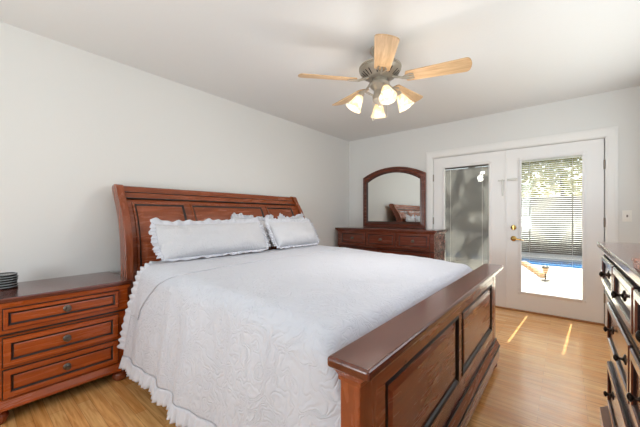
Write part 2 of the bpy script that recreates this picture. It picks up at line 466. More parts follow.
# grey swing-bar latch across the two leaves
MB().box(2.325, 2.398, DY0-.020, DY0-.013, 1.640, 1.654).box(2.368, 2.384, DY0-.012, DY0, 1.45, 1.66).build('latch_plate', M_steel, d1, bevel=.002)
MB().box(2.428, 2.535, DY0-.016, DY0, 1.638, 1.664).build('latch_bar', M_steel, d2, bevel=.002)
# light switch beside the casing
sw = MB().box(3.462, 3.532, YB-.007, YB, 1.132, 1.248).build('switch_plate', mat('switch_white', srgb(240, 238, 232), .35), bevel=.003)
struct(sw); sw.name = 'wall_switch'
tag(sw, 'white wall switch plate right of the double doors', 'light switch'); del sw['kind']
MB().box(3.491, 3.503, YB-.016, YB-.007, 1.178, 1.202).build('toggle', mat('toggle_dark', srgb(120, 115, 108), .5), sw, bevel=.002)

# ------------------------------------------------------------------ cabinets
def cherry(axis): return {'X': M_cherry_x, 'Y': M_cherry_y, 'Z': M_cherry_z}[axis]
def cabinet(name, label, cat, loc, rotz, W, D, Ht, rows, base=(0.07, 0.17), ov=0.03, knob_mat=None, proud=(0.014, 0.03), stile=0.055, frieze=None, knob_style='round', wx=None, wt=None):
    """local frame: back at y=0, front towards -y, x across"""
    wx = wx or M_cherry_x; wt = wt or M_top_x
    t = thing(name, label, cat, loc, rotz)
    w2 = W / 2; zt = Ht - 0.03
    # top with an eased edge and a cove below
    MB().box(-w2-ov, w2+ov, -D-ov, 0, zt, Ht).build('top', wt, t, bevel=0.007, seg=3)
    mo = MB().frustum((-w2-.006, w2+.006, -D-.006-proud[0], -.002), (-w2-ov*.75, w2+ov*.75, -D-ov*.75, -.002), zt-.026, zt-.0005)
    mo.build('crown_moulding', wx, t)
    # carcass
    fz = frieze
    c = MB().box(-w2, w2, -D, 0, base[0], zt-.02)
    c.box(-w2-.004, w2+.004, -D-proud[0], -.002, fz, zt-.02)
    c.frustum((-w2-.004, w2+.004, -D-proud[0], -.002), (-w2, w2, -D, -.002), fz, fz+.0001)
    c.build('carcass', [wx], t, bevel=0.003)
    # dark bead under the frieze
    MB().box(-w2-.006, w2+.006, -D-proud[0]-.003, -.004, fz-.008, fz+.002).build('bead', M_glaze, t)
    # base moulding
    bm_ = MB()
    p = proud[1]
    bm_.box(-w2-p, w2+p, -D-p, -.002, base[0], base[1]-.035)
    bm_.frustum((-w2-p, w2+p, -D-p, -.002), (-w2-.006, w2+.006, -D-.006, -.002), base[1]-.035, base[1])
    bm_.build('base_moulding', wx, t, bevel=0.004)
    for sx in (-1, 1):
        for yy in (-D-p+.062, -.07):
            hh = base[0]
            MB().lathe([(0, 0), (.034, 0), (.047, hh*.22), (.052, hh*.42), (.047, hh*.66), (.036, hh*.78), (.044, hh*.86), (.044, hh+.004), (0, hh+.004)], (sx*(w2+p-.062), yy, 0), seg=24).build('foot', M_cherry_z, t, smooth=True)
    # drawers
    for z0, z1, n, knobs, is_fz in rows:
        x0, x1 = -w2+stile, w2-stile; gap = 0.028
        dw = (x1-x0-gap*(n-1))/n
        yf = -D-(proud[0] if is_fz else 0)
        for i in range(n):
            a, e = x0+i*(dw+gap), x0+i*(dw+gap)+dw
            d = MB()
            fr = min(0.040, (z1-z0)*0.24)
            d.panel(a, e, z0, z1, [(-.004, 0.0005), (-.004, .003), (.0, .003), (.0, .011), (.004, .016), (fr-.010, .016), (fr-.007, .011), (fr-.001, .005), (fr+.004, .004), (fr+.010, .006)],
                    lambda u, v, hgt, yf=yf: (u, yf-hgt, v), mats=[1, 1, 1, 0, 0, 0, 1, 1, 0, 0])
            dr = d.build('drawer', [wx, M_glaze], t)
            ks = [(a+e)/2] if knobs == 1 else [a+dw*.22, e-dw*.22]
            zc = (z0+z1)/2
            for kx_ in ks:
                k = MB()
                M2 = Matrix.Rotation(R(90), 3, 'X')
                y0 = yf-.006
                if knob_style == 'round':
                    k.lathe([(0, 0), (.021, 0), (.021, .004), (.016, .008), (.0075, .010), (.006, .020), (.013, .024), (.0165, .030), (.014, .037), (0, .040)], (kx_, y0, zc), M2, 18)
                else:
                    k.lathe([(0, 0), (.020, 0), (.019, .003), (.008, .006), (.005, .010), (.005, .018), (.009, .021), (.013, .025), (.013, .029), (.006, .033), (0, .034)], (kx_, y0, zc), M2, 18)
                k.build('knob', knob_mat, dr, smooth=True)
    return t

cabinet('nightstand', 'cherry nightstand with three drawers beside the head of the bed', 'nightstand', (0.02, 0.43, 0), R(90),
        0.675, 0.50, 0.722,
        [(0.540, 0.656, 1, 1, True), (0.323, 0.487, 1, 1, False), (0.142, 0.303, 1, 1, False)],
        base=(0.082, 0.134), ov=0.03, knob_mat=M_pewter, proud=(0.008, 0.03), frieze=0.512, wx=M_orange_x)
cabinet('dresser', 'cherry dresser standing in the corner under the arched mirror', 'dresser', (0.885, 4.425, 0), 0,
        1.560, 0.45, 1.0,
        [(0.735, 0.945, 3, 1, True), (0.46, 0.68, 2, 2, False), (0.20, 0.42, 2, 2, False)],
        base=(0.07, 0.17), ov=0.043, knob_mat=M_pewter, frieze=0.71, wx=M_dark_x)
cabinet('chest_of_drawers', 'long glossy chest of drawers with dark knobs at right, seen nearly edge-on', 'dresser', (3.665, 1.455, 0), R(-90),
        1.45, 0.485, 1.05,
        [(0.845, 0.985, 3, 1, True), (0.535, 0.745, 2, 2, False), (0.215, 0.435, 2, 2, False)],
        base=(0.06, 0.185), ov=0.048, knob_mat=M_bronze, proud=(0.02, 0.038), frieze=0.80, stile=0.035, knob_style='long', wx=M_gloss_x)

# arched mirror on the dresser
mx0, mx1, mz0 = 0.335, 1.405, 1.0
mt = thing('dresser_mirror', 'arched cherry framed mirror standing on the corner dresser', 'mirror', ((mx0+mx1)/2, 4.38, mz0))
def arch(x0, x1, zs, zc, n=24):
    xm = (x0+x1)/2; hw = (x1-x0)/2; s = zc-zs; r = (hw*hw+s*s)/(2*s)
    return [(x1-(x1-x0)*k/n, zc-r+math.sqrt(r*r-(x1-(x1-x0)*k/n-xm)**2)) for k in range(n+1)]
def arch_loop(ins, extra=0):
    return [(mx0+ins, 1.005+ins+extra), (mx1-ins, 1.005+ins+extra)] + arch(mx0+ins, mx1-ins, 1.835-ins*0.95, 1.972-ins)
def arch_strip(levels, mats):
    b = MB(); Ls = [[b.bm.verts.new((x, 4.40-h, z)) for x, z in arch_loop(i, ex)] for i, h, ex in levels]
    for k, (A, B) in enumerate(zip(Ls, Ls[1:])):
        n = len(A)
        for i in range(n):
            j = (i+1) % n
            b.bm.faces.new((A[i], A[j], B[j], B[i])).material_index = mats[k]
    b.bm.faces.new(Ls[0]).material_index = 0
    return b
arch_strip([(0, 0, 0), (0, .030, 0), (.006, .036, 0), (.020, .036, 0), (.026, .026, 0), (.058, .030, .002), (.066, .024, .006), (.076, .026, .006), (.090, .012, .008), (.092, .008, .008)], [0, 0, 0, 1, 0, 1, 0, 1, 1]).build('mirror_frame', [M_dark_x, M_glaze], mt, world=True)
b = MB(); b.bm.faces.new([b.bm.verts.new((x, 4.388, z)) for x, z in arch_loop(.088, .006)])
b.build('mirror_glass', M_mirror, mt, world=True)

# ------------------------------------------------------------------ the bed
bed = thing('bed', 'king size cherry sleigh bed with raised panel headboard and footboard', 'bed', (1.40, 1.77, 0))
HY0, HY1 = 0.80, 2.905
HPROF = [(0.0, 0.355), (0.70, 0.352), (0.95, 0.340), (1.10, 0.308), (1.20, 0.270), (1.28, 0.225), (1.34, 0.180), (1.39, 0.140), (1.43, 0.118)]
def hx(z):          # front surface of the headboard panel
    for (z0, x0), (z1, x1) in zip(HPROF, HPROF[1:]):
        if z <= z1: return x0+(x1-x0)*(z-z0)/(z1-z0)
    return HPROF[-1][1]
def hxs(z): return (hx(z-.03)+hx(z)+hx(z+.03)+hx(z-.06)+hx(z+.06))/5
zs = [0.25+k*(1.41-0.25)/34 for k in range(35)]
hb = MB()
prof = [(hxs(z), z) for z in zs]+[(hxs(z)-.045, z) for z in zs[::-1]]
hb.prism(prof, lambda u, v, t: (u, t, v), HY0+.03, HY1-.03)
head = hb.build('headboard', M_cherry_y, bed, world=True, smooth=35)
zs2 = [0.0+k*1.425/40 for k in range(41)]
for y0, y1 in ((HY0, HY0+.055), (HY1-.055, HY1)):
    p = MB()
    top = [(hxs(1.425)+.052-.062+.062*math.cos(a), 1.425+.030*math.sin(a)) for a in [math.pi*k/10 for k in range(1, 10)]]
    prof = [(hxs(z)+.052, z) for z in zs2]+top+[(hxs(z)-.072, z) for z in zs2[::-1]]
    p.prism(prof, lambda u, v, t: (u, t, v), y0, y1)
    p.build('post', M_cherry_z, head, world=True, smooth=35, bevel=.004)
tr = MB()
tp = [(hxs(z)+.012, z) for z in [1.345+.01*k for k in range(9)]]+[(hxs(1.425)+.004, 1.442), (hxs(1.425)-.03, 1.449), (hxs(1.425)-.06, 1.440)]+[(hxs(z)-.055, z) for z in [1.425-.01*k for k in range(9)]]
tr.prism(tp, lambda u, v, t: (u, t, v), HY0+.05, HY1-.05)
tr.build('top_rail', M_cherry_y, head, world=True, smooth=35)
bd_ = MB()
for zb, rr in ((1.338, .008), (1.392, .004)):
    bd_.tube([(hxs(zb)+.010 if rr == .008 else hxs(zb)+.012, y, zb) for y in (HY0+.055, HY1-.055)], rr, 8)
bd_.build('bead', M_glaze, head, world=True, smooth=True)
for y0, y1 in ((0.905, 1.335), (1.402, 2.262), (2.330, 2.760)):
    q = MB()
    q.panel(y0, y1, 0.72, 1.300, [(-.006, .0005), (-.004, .012), (.008, .014), (.018, .006), (.024, .002), (.034, .003), (.062, .014), (.066, .015)],
            lambda u, v, hh: (hxs(v)+hh, u, v), nv=16, mats=[0, 0, 1, 1, 0, 0, 0, 0])
    q.build('panel', [M_cherry_y, M_glaze], head, world=True, smooth=30)

FY0, FY1 = 0.690, 2.730
fX0, fX1 = 2.500, 2.566
fb = MB().box(fX0+.008, fX1-.012, FY0+.02, FY1-.02, 0.10, 0.745)
foot = fb.build('footboard', M_cherry_y, bed, world=True)
MB().box(2.478, 2.616, FY0-.037, FY1+.037, 0.765, 0.796).build('cap', M_top_y, foot, world=True, bevel=.009, seg=3)
mo = MB().frustum((fX0-.004, fX1+.006, FY0-.006, FY1+.006), (2.488, 2.604, FY0-.026, FY1+.026), 0.736, 0.766)
mo.frustum((fX0-.004, fX1+.006, FY0-.006, FY1+.006), (fX0-.004, fX1+.006, FY0-.006, FY1+.006), 0.724, 0.736)
mo.build('cap_moulding', M_cherry_y, foot, world=True, bevel=.003)
for y0, y1 in ((FY0, FY0+.095), (FY1-.095, FY1)):
    MB().box(fX0, fX1, y0, y1, 0.05, 0.728).build('post', M_cherry_z, foot, world=True, bevel=.004)
fr = MB()
for y0, y1, z0, z1 in ((FY0+.093, FY1-.093, .665, .728), (FY0+.093, FY1-.093, .20, .315), (FY0+.093, FY0+.155, .315, .665), (FY1-.155, FY1-.093, .315, .665), (1.68-.035+.02, 1.68+.035+.02, .315, .665)):
    fr.box(fX1-.013, fX1-.002, y0, y1, z0, z1)
fr.build('rails', M_cherry_y, foot, world=True)
for y0, y1 in ((FY0+.155, 1.665), (1.735, FY1-.155)):
    q = MB()
    q.panel(y0, y1, .315, .665, [(-.004, .001), (-.004, .012), (.006, .017), (.014, .012), (.020, .003), (.026, .002), (.050, .009), (.054, .010)],
            lambda u, v, hh: (fX1-.014+hh, u, v), mats=[0, 1, 1, 1, 1, 0, 0, 0])
    q.build('panel', [M_cherry_y, M_glaze], foot, world=True)
ba = MB()
ba.box(fX0-.01, 2.592, FY0-.012, FY1+.012, .055, .165)
ba.frustum((fX0-.01, 2.592, FY0-.012, FY1+.012), (fX0-.004, fX1+.004, FY0-.004, FY1+.004), .165, .205)
ba.build('base_moulding', M_cherry_y, foot, world=True, bevel=.004)
MB().box(2.59, 2.597, FY0-.010, FY1+.010, .150, .160).box(2.566, 2.574, FY0-.004, FY1+.004, .203, .211).build('bead', M_glaze, foot, world=True)
for y in (FY0+.06, FY1-.06):
    MB().lathe([(0, 0), (.030, 0), (.042, .014), (.044, .028), (.036, .044), (.034, .058), (0, .058)], (2.545, y, 0), seg=20).build('foot', M_cherry_z, foot, world=True, smooth=True)
for y0, y1 in ((.875, .91), (2.64, 2.675)):
    MB().box(.34, 2.505, y0, y1, .22, .42).build('side_rail', M_cherry_x, bed, world=True, bevel=.004)
mm = MB().box(.42, 2.30, .90, 2.66, .34, .775)
mm.build('mattress', mat('mattress_ticking', srgb(225, 224, 220), .9), bed, world=True, bevel=.05, seg=4)

# ---- bedspread: one draped sheet, denser near the hem
def topz(x, y):
    z = 0.845 - 0.030*smooth01((x-0.5)/1.6) - 0.03*smooth01((x-2.0)/.35)
    z -= 0.14*smooth01((x-2.30)/.17)**2
    z += 0.010*noise.noise(Vector((x*2.2, y*2.2, 0.3)))
    return z
YN, YFAR = 0.870, 2.70          # where the top turns over the mattress edges
def sheet(x, v):
    """v in [0,1]: near hem -> near edge -> top -> far edge -> far hem"""
    side = .34
    if v < side or v > 1-side:
        near = v < side
        s = (v/side) if near else ((1-v)/side)        # 0 hem .. 1 shoulder
        yt = YN if near else YFAR
        zt_ = topz(x, yt)
        zh = 0.225 if near else 0.22
        r = .10
        if s > .72:     # round shoulder
            a = (1-(s-.72)/.28)*math.pi/2*0.98
            y = r*(1-math.cos(a))*0 + r*math.sin(a); z = zt_ - r*(1-math.cos(a))
        else:
            k = 1-s/.72
            y = r + .055*k + .004*k; z = zt_ - r - (zt_-r-zh)*k
        k = 1-s
        wav = (.012*math.sin(x*17+1.2*math.sin(x*5)) + .008*math.sin(x*31+.7) + .02*noise.noise(Vector((x*3.1, 5 if near else 9, z*1.5))))*k
        if near:
            # the drape swells a little ahead of the nightstand, fades toward the footboard
            y += wav - .010*smooth01((2.2-x)/1.4)*(1-k)
            # bulge of the folded-back corner by the nightstand
            y += .012*math.exp(-((x-.70)/.12)**2)*k
            return (yt-y*0.98, z)
        return (yt+y+wav, z)
    t = (v-side)/(1-2*side)
    y = YN+(YFAR-YN)*t
    return (y, topz(x, y))
def xhead(v):        # head end of the sheet: lies further forward on the sides than on top
    s = min(v, 1-v)/.34
    return .700-.052*smooth01((.80-s)/.75)+.050*math.exp(-((s-.86)/.22)**2)
XF = 2.474
NX, NV = 130, 150
sp = thing('bedspread', 'white quilted bedspread with ruffled hem draped over the bed', 'bedspread', (1.40, 1.77, 0.22))
b = MB(); grid = []
def spt(i, j):
    v = j/NV; u = i/NX
    x = xhead(v)+(XF-xhead(v))*u
    y, z = sheet(x, v)
    # small puckers of the quilting
    n = noise.noise(Vector((x*9, y*9, z*9)))+.5*noise.noise(Vector((x*19, y*19, z*19)))
    return Vector((x, y, z+.0035*n))
for i in range(NX+1): grid.append([b.bm.verts.new(spt(i, j)) for j in range(NV+1)])
for i in range(NX):
    for j in range(NV):
        b.bm.faces.new((grid[i][j], grid[i+1][j], grid[i+1][j+1], grid[i][j+1]))
so = b.build('quilt', M_quilt, sp, world=True, smooth=80)
md = so.modifiers.new('thick', 'SOLIDIFY'); md.thickness = .005; md.offset = -1
# ruffles sewn along the hems
def ruffle(parent, path, down, out, width, amp, waves, name='ruffle', seed=1, nx=None, m=M_ruffle):
    """path(t)->Vector; strip hanging in direction down(t), fluted along out(t)"""
    rng = random.Random(seed)
    nx = nx or waves*7
    ph = [rng.uniform(.35, 1.5) for _ in range(waves+2)]
    b = MB(); rows = 5; g = []
    for i in range(nx+1):
        t = i/nx; p = path(t); d = down(t); o = out(t)
        k = ph[int(t*waves)]
        row = []
        for r_ in range(rows+1):
            q = r_/rows
            fl = math.sin(2*math.pi*waves*t+.8*math.sin(11*t))*amp*k*q**.8
            row.append(b.bm.verts.new(p + d*width*q*(1-.10*(k-1)) + o*(fl+.012*q)))
        g.append(row)
    for i in range(nx):
        for r_ in range(rows):
            b.bm.faces.new((g[i][r_], g[i+1][r_], g[i+1][r_+1], g[i][r_+1]))
    ob = b.build(name, m, parent, world=True, smooth=80, merge=False)
    s_ = ob.modifiers.new('thick', 'SOLIDIFY'); s_.thickness = .0016
    return ob
def edge_near(t):
    x = .648+(XF-.03-.648)*t; y, z = sheet(x, 0.0); return Vector((x, y-.001, z+.004))
def edge_far(t):
    x = .648+(XF-.03-.648)*t; y, z = sheet(x, 1.0); return Vector((x, y+.001, z+.004))
ruffle(sp, edge_near, lambda t: Vector((0, -.12, -1)), lambda t: Vector((0, -1, 0)), .074, .009, 44, seed=3)
ruffle(sp, edge_far, lambda t: Vector((0, .12, -1)), lambda t: Vector((0, 1, 0)), .068, .009, 40, seed=4)
def edge_head(t):
    v = .02+.38*t; x = xhead(v); y, z = sheet(x, v); return Vector((x+.004, y, z))
ruffle(sp, edge_head, lambda t: Vector((-1, -.25*(1-t), .1*t)).normalized(), lambda t: Vector((0, -.9+.5*t, .35+.55*t)).normalized(), .050, .007, 17, seed=6)
# the head end folded back on itself: a second layer over the first
fb_ = MB(); fg = []
for i in range(41):
    row = []
    for j in range(NV+1):
        v = .13+.74*j/NV; u = i/40
        xe = 1.17+.045*math.sin(7*v+.6)-.40*smooth01((.36-min(v, 1-v))/.23)
        x = xhead(v)+.004+(xe-xhead(v))*u
        y, z = sheet(x, v)
        out = smooth01((.36-min(v, 1-v))/.05); sg = -1 if v < .5 else 1
        lift = .005+.002*math.sin(9*v)*u
        row.append(fb_.bm.verts.new((x, y+sg*lift*out, z+lift*(1-.8*out)+.003*noise.noise(Vector((x*9, y*9, z*9))))))
    fg.append(row)
for i in range(40):
    for j in range(NV):
        fb_.bm.faces.new((fg[i][j], fg[i+1][j], fg[i+1][j+1], fg[i][j+1]))
fo = fb_.build('folded_band', M_quilt, sp, world=True, smooth=80)
s_ = fo.modifiers.new('thick', 'SOLIDIFY'); s_.thickness = .005; s_.offset = -1


# ---- pillows: soft shams with a ruffled border
def pillow(label, y0, y1, xb, zb, lean, hgt, thick, seed, flange=.045, roll=0):
    wdt = y1-y0
    t = thing('pillow', label, 'pillow', (xb, (y0+y1)/2, zb), 0, 'pillows against the headboard')
    t.rotation_euler = (R(roll), R(-lean), 0)       # local: x = thickness, y = width, z = height
    b = MB(); nu, nv_ = 36, 22
    def pt(u, v, s):
        a, c = 2*u-1, 2*v-1
        bul = (max(0, 1-abs(a)**2.6)*max(0, 1-abs(c)**2.4))**.48
        sag = .035*(a*a)*(1 if c > 0 else .3)        # corners pull in
        yy = a*wdt/2*(1-.05*(1-abs(a))*c*c - .03*c*c)
        zz = v*hgt + .012*math.sin(3*a+seed)*v + .022*(abs(a)**3)*max(0, c) - .03*(1-a*a)*max(0,c)*0.5
        w_ = (.016*noise.noise(Vector((a*2.2+seed, c*2.0, s*1.0)))+.006*noise.noise(Vector((a*6+seed, c*3.0, s*1.0))))*min(1, bul*2)
        return Vector((s*thick/2*bul*(1.0-.25*c)+w_*s, yy, zz))
    for s in (1, -1):
        g = [[b.bm.verts.new(pt(i/nu, j/nv_, s)) for j in range(nv_+1)] for i in range(nu+1)]
        for i in range(nu):
            for j in range(nv_):
                q = (g[i][j], g[i+1][j], g[i+1][j+1], g[i][j+1])
                b.bm.faces.new(q if s > 0 else q[::-1])
    b.build('sham', M_sham, t, smooth=80)
    # ruffled border round the outline
    r = MB(); n = 360; rows = 4; rng = random.Random(seed); g = []
    per = []
    for k in range(n+1):
        q = (k/n)*4; e = int(q) % 4; f = q-int(q)
        if k == n: e, f = 0, 0.0
        u, v = [(f, 1), (1, 1-f), (1-f, 0), (0, f)][e]
        p = pt(u, v, 1); p.x = 0
        per.append(p)
    cen = Vector((0, 0, hgt/2))
    for k, p in enumerate(per):
        kk = k % n
        d = (p-cen); d.y = d.y/(wdt/2); d.z = d.z/(hgt/2); d.x = 0
        m_ = max(abs(d.y), abs(d.z)); d = Vector((0, d.y if abs(d.y) > .9*m_ else 0.25*d.y, d.z if abs(d.z) > .9*m_ else 0.25*d.z)).normalized()
        row = []
        for r_ in range(rows+1):
            q = r_/rows
            fl = math.sin(2*math.pi*46*kk/n+.9*math.sin(2*math.pi*5*kk/n))*.010*q
            ln = flange*(1+.16*math.sin(2*math.pi*17*kk/n+seed)+.10*math.sin(2*math.pi*29*kk/n))
            if p.z < .02: ln *= .45
            row.append(r.bm.verts.new(p+d*ln*q+Vector((fl, 0, 0))))
        g.append(row)
    for k in range(n):
        for r_ in range(rows):
            r.bm.faces.new((g[k][r_], g[k+1][r_], g[k+1][r_+1], g[k][r_+1]))
    ro = r.build('ruffle', M_ruffle, t, smooth=80)
    s_ = ro.modifiers.new('thick', 'SOLIDIFY'); s_.thickness = .0016
    return t
pillow('white ruffled pillow behind the others, middle of the headboard', 1.76, 2.26, .450, .865, 8, .295, .10, 3.1)
pillow('white ruffled pillow half hidden behind the front pillow farthest from the nightstand', 2.39, 2.77, .450, .865, 8, .295, .10, 5.7)
pillow('large white ruffled front pillow nearest the nightstand', .910, 1.880, .790, .878, 31, .285, .15, 1.3)
pillow('large white ruffled front pillow on the window side, beyond the other front pillow', 2.005, 2.640, .790, .879, 31, .285, .15, 8.2)

# ------------------------------------------------------------------ small things on the furniture
M_coaster = mat('black_coaster', srgb(28, 30, 33), .25)
M_rim = mat('grey_rim', srgb(150, 156, 158), .25, .6)
names = ['lowest', 'second from the bottom', 'third from the bottom', 'third from the top', 'second from the top', 'topmost']
for k in range(6):
    z0 = .7225+k*.0158
    c = MB().lathe([(0, 0), (.058, 0), (.062, .003), (.063, .0075), (.062, .0125), (.058, .0155), (.050, .0155), (.048, .0125), (0, .0125)], seg=40).build('coaster', M_coaster, smooth=35)
    c.location = (.205+.002*math.sin(k*2.1), .172+.002*math.cos(k*1.7), z0)
    tag(c, 'black round coaster on the nightstand, %s of its stack of six' % names[k], 'coaster', 'stack of black coasters')
    MB().lathe([(.0625, .0115), (.0635, .0115), (.0625, .0140), (.058, .0158), (.052, .0160), (.052, .0155)], seg=40).build('rim', M_rim, c, smooth=35)
bx = thing('wooden_box', 'flat reddish wooden box at the front edge of the long chest top', 'box', (3.27, 1.05, 1.05))
MB().box(3.140, 3.40, .92, 1.180, 1.0505, 1.066).build('box_body', M_orange_x, bx, world=True, bevel=.002)
MB().box(3.137, 3.403, .917, 1.183, 1.0665, 1.075).build('lid', M_orange_x, bx, world=True, bevel=.002)

# ------------------------------------------------------------------ ceiling fan
FX, FYc, FZ = 1.85, 2.14, 2.275
fan = thing('ceiling_fan', 'five-blade ceiling fan with oak blades and four lit glass shades', 'ceiling fan', (FX, FYc, H))
M_nickel = mat('antique_pewter_metal', srgb(172, 165, 152), .38, .55)
M_nickel_d = mat('dark_vent', srgb(58, 52, 48), .6)
M_blade = wood('oak_blade', srgb(176, 138, 98), srgb(222, 190, 148), 'X', 1.6, .42)
o3 = (FX, FYc, 0)
mh = MB().lathe([(0, H-.001), (.075, H-.001), (.078, H-.02), (.062, H-.045), (.045, H-.06), (.045, H-.125), (.08, H-.131), (.140, H-.138), (.163, H-.145), (.168, H-.152), (.168, H-.160), (.160, H-.165), (.165, H-.175), (.150, H-.20), (.105, H-.232), (.06, H-.24), (0, H-.24)], o3, seg=40)
v = mh
for k in range(30):
    a = 2*math.pi*k/30
    if k % 6 == 5: continue
    ca, sa = math.cos(a), math.sin(a)
    P = lambda rr, zz, s: (FX+rr*ca-s*sa, FYc+rr*sa+s*ca, zz)
    v.bm.faces.new([v.bm.verts.new(p) for p in (P(.1525, H-.2005, -.005), P(.1525, H-.2005, .005), P(.110, H-.2315, .004), P(.110, H-.2315, -.004))]).material_index = 1
mh = mh.build('motor_housing', [M_nickel, M_nickel_d], fan, world=True, smooth=35)
sh = MB().lathe([(0, H-.24), (.055, H-.24), (.058, H-.262), (.075, H-.275), (.078, H-.30), (.060, H-.318), (.045, H-.335), (.05, H-.36), (.058, H-.375), (.058, H-.41), (.040, H-.43), (.018, H-.445), (.010, H-.46), (0, H-.462)], o3, seg=32)
kit = sh.build('light_kit', M_nickel, fan, world=True, smooth=35)
def blade_outline():
    pts = []
    r0, r1, w0, w1 = .215, .66, .058, .076
    n = 10
    for k in range(n+1):                                # lower edge to the tip
        f = k/n; pts.append((r0+(r1-.035-r0)*f, -(w0+(w1-w0)*f)))
    for k in range(1, 8):
        a = -math.pi/2+math.pi*k/8
        pts.append((r1-.035+.035*math.cos(a), w1*math.sin(a)*1.0))
    for k in range(n, -1, -1):
        f = k/n; pts.append((r0+(r1-.035-r0)*f, (w0+(w1-w0)*f)))
    for k in range(1, 6):
        a = math.pi/2+math.pi*k/6
        pts.append((r0+.02*math.cos(a), w0*math.sin(a)))
    return pts
for k in range(5):
    ang = R(14+72*k)
    M3 = Matrix.Rotation(ang, 4, 'Z')
    piv = Matrix.Rotation(R(-14), 4, 'X')
    bl = MB(); O = blade_outline()
    bl.prism(O, lambda u, vv, t: (u, vv, t), -.004, .004)
    ob = bl.build('blade', M_blade, fan, bevel=.0015)
    ob.matrix_local = Matrix.Translation((0, 0, FZ-H)) @ Matrix.Rotation(R(2.5), 4, Vector((.88, .47, 0))) @ M3 @ piv
    br_ = MB()
    br_.tube([(.10, 0, .022), (.14, 0, .006), (.18, 0, -.008), (.23, 0, -.008)], [.011, .010, .009, .008], 8)
    for s in (-1, 1):
        br_.tube([(.17, 0, -.008), (.20, s*.018, -.008), (.235, s*.032, -.007), (.262, s*.022, -.007)], [.007, .006, .006, .005], 8)
    br_.tube([(.23, 0, -.008), (.262, 0, -.007)], [.007, .005], 8)
    br_.build('blade_bracket', M_nickel, ob, smooth=True)
# frosted glass shades with bulbs
M_shade = bpy.data.materials.new('frosted_alabaster_glass'); M_shade.use_nodes = True
pb = bsdf(M_shade); pb.inputs['Roughness'].default_value = .35
tcn = N(M_shade, 'ShaderNodeTexCoord'); nn = N(M_shade, 'ShaderNodeTexNoise'); nn.inputs['Scale'].default_value = 14; nn.inputs['Detail'].default_value = 3; nn.inputs['Distortion'].default_value = 2
L(M_shade, tcn.outputs['Object'], nn.inputs['Vector'])
crr = N(M_shade, 'ShaderNodeValToRGB'); crr.color_ramp.elements[0].color = srgb(238, 212, 176); crr.color_ramp.elements[1].color = srgb(252, 247, 236)
crr.color_ramp.elements[0].position = .38; crr.color_ramp.elements[1].position = .6
L(M_shade, nn.outputs['Fac'], crr.inputs[0]); L(M_shade, crr.outputs[0], pb.inputs['Base Color'])
tln = N(M_shade, 'ShaderNodeBsdfTranslucent'); L(M_shade, crr.outputs[0], tln.inputs[0])
mxs = N(M_shade, 'ShaderNodeMixShader'); mxs.inputs[0].default_value = .6
L(M_shade, pb.outputs[0], mxs.inputs[1]); L(M_shade, tln.outputs[0], mxs.inputs[2])
L(M_shade, mxs.outputs[0], M_shade.node_tree.nodes['Material Output'].inputs[0])
M_bulb = bpy.data.materials.new('lit_bulb'); M_bulb.use_nodes = True
bsdf(M_bulb).inputs['Emission Color'].default_value = (1, .86, .62, 1); bsdf(M_bulb).inputs['Emission Strength'].default_value = 3.5
for k in range(4):
    a = R((37, 122, 216, 314)[k])
    d = Vector((math.cos(a), math.sin(a), 0)); hub = Vector((FX, FYc, 0))
    neck = hub+d*.145+Vector((0, 0, 2.175))
    MB().tube([hub+d*.04+Vector((0, 0, 2.150)), hub+d*.08+Vector((0, 0, 2.172)), hub+d*.115+Vector((0, 0, 2.192)), hub+d*.135+Vector((0, 0, 2.188)), neck], .008, 8).build('arm', M_nickel, kit, world=True, smooth=True)
    ax = (d*math.sin(R(30))+Vector((0, 0, -1))*math.cos(R(30))).normalized()
    Mq = ax.to_track_quat('Z', 'Y').to_matrix()
    MB().lathe([(0, -.01), (.020, -.01), (.024, .004), (.024, .022), (.020, .03), (0, .03)], neck, Mq, 20).build('shade_fitter', M_nickel, kit, world=True, smooth=35)
    s = MB().lathe([(.022, .018), (.028, .028), (.036, .050), (.044, .075), (.053, .105), (.064, .132), (.066, .135), (.063, .132), (.051, .105), (.042, .075), (.034, .050), (.026, .028), (.020, .018)], neck, Mq, 28)
    s.build('lamp_shade', M_shade, fan, world=True, smooth=60)
    MB().lathe([(0, .03), (.012, .03), (.013, .05), (.024, .075), (.027, .092), (.020, .110), (0, .118)], neck, Mq, 16).build('bulb', M_bulb, fan, world=True, smooth=60)
    pl = bpy.data.lights.new('bulb_light', 'SPOT'); pl.energy = 9.0; pl.color = (1, .97, .93); pl.shadow_soft_size = .04; pl.spot_size = R(160); pl.spot_blend = .7
    p2 = bpy.data.lights.new('bulb_glow', 'POINT'); p2.energy = 2.6; p2.color = (1, .96, .9); p2.shadow_soft_size = .05
    o2 = bpy.data.objects.new('bulb_glow', p2); C.objects.link(o2); o2.location = neck+ax*.25
    po = bpy.data.objects.new('bulb_light', pl); C.objects.link(po); po.location = neck+ax*.14; po.rotation_euler = (-ax).to_track_quat('Z', 'Y').to_euler()
for dx, dy, ln in ((-.045, -.03, .15), (.03, .05, .12)):
    p = MB().tube([(FX+dx, FYc+dy, 2.13), (FX+dx, FYc+dy, 2.13-ln)], .0016, 6)
    p.lathe([(0, 0), (.005, .004), (.007, .014), (.003, .026), (0, .027)], (FX+dx, FYc+dy, 2.13-ln-.026), seg=10)
    p.build('pull_chain', M_nickel, fan, world=True, smooth=True)

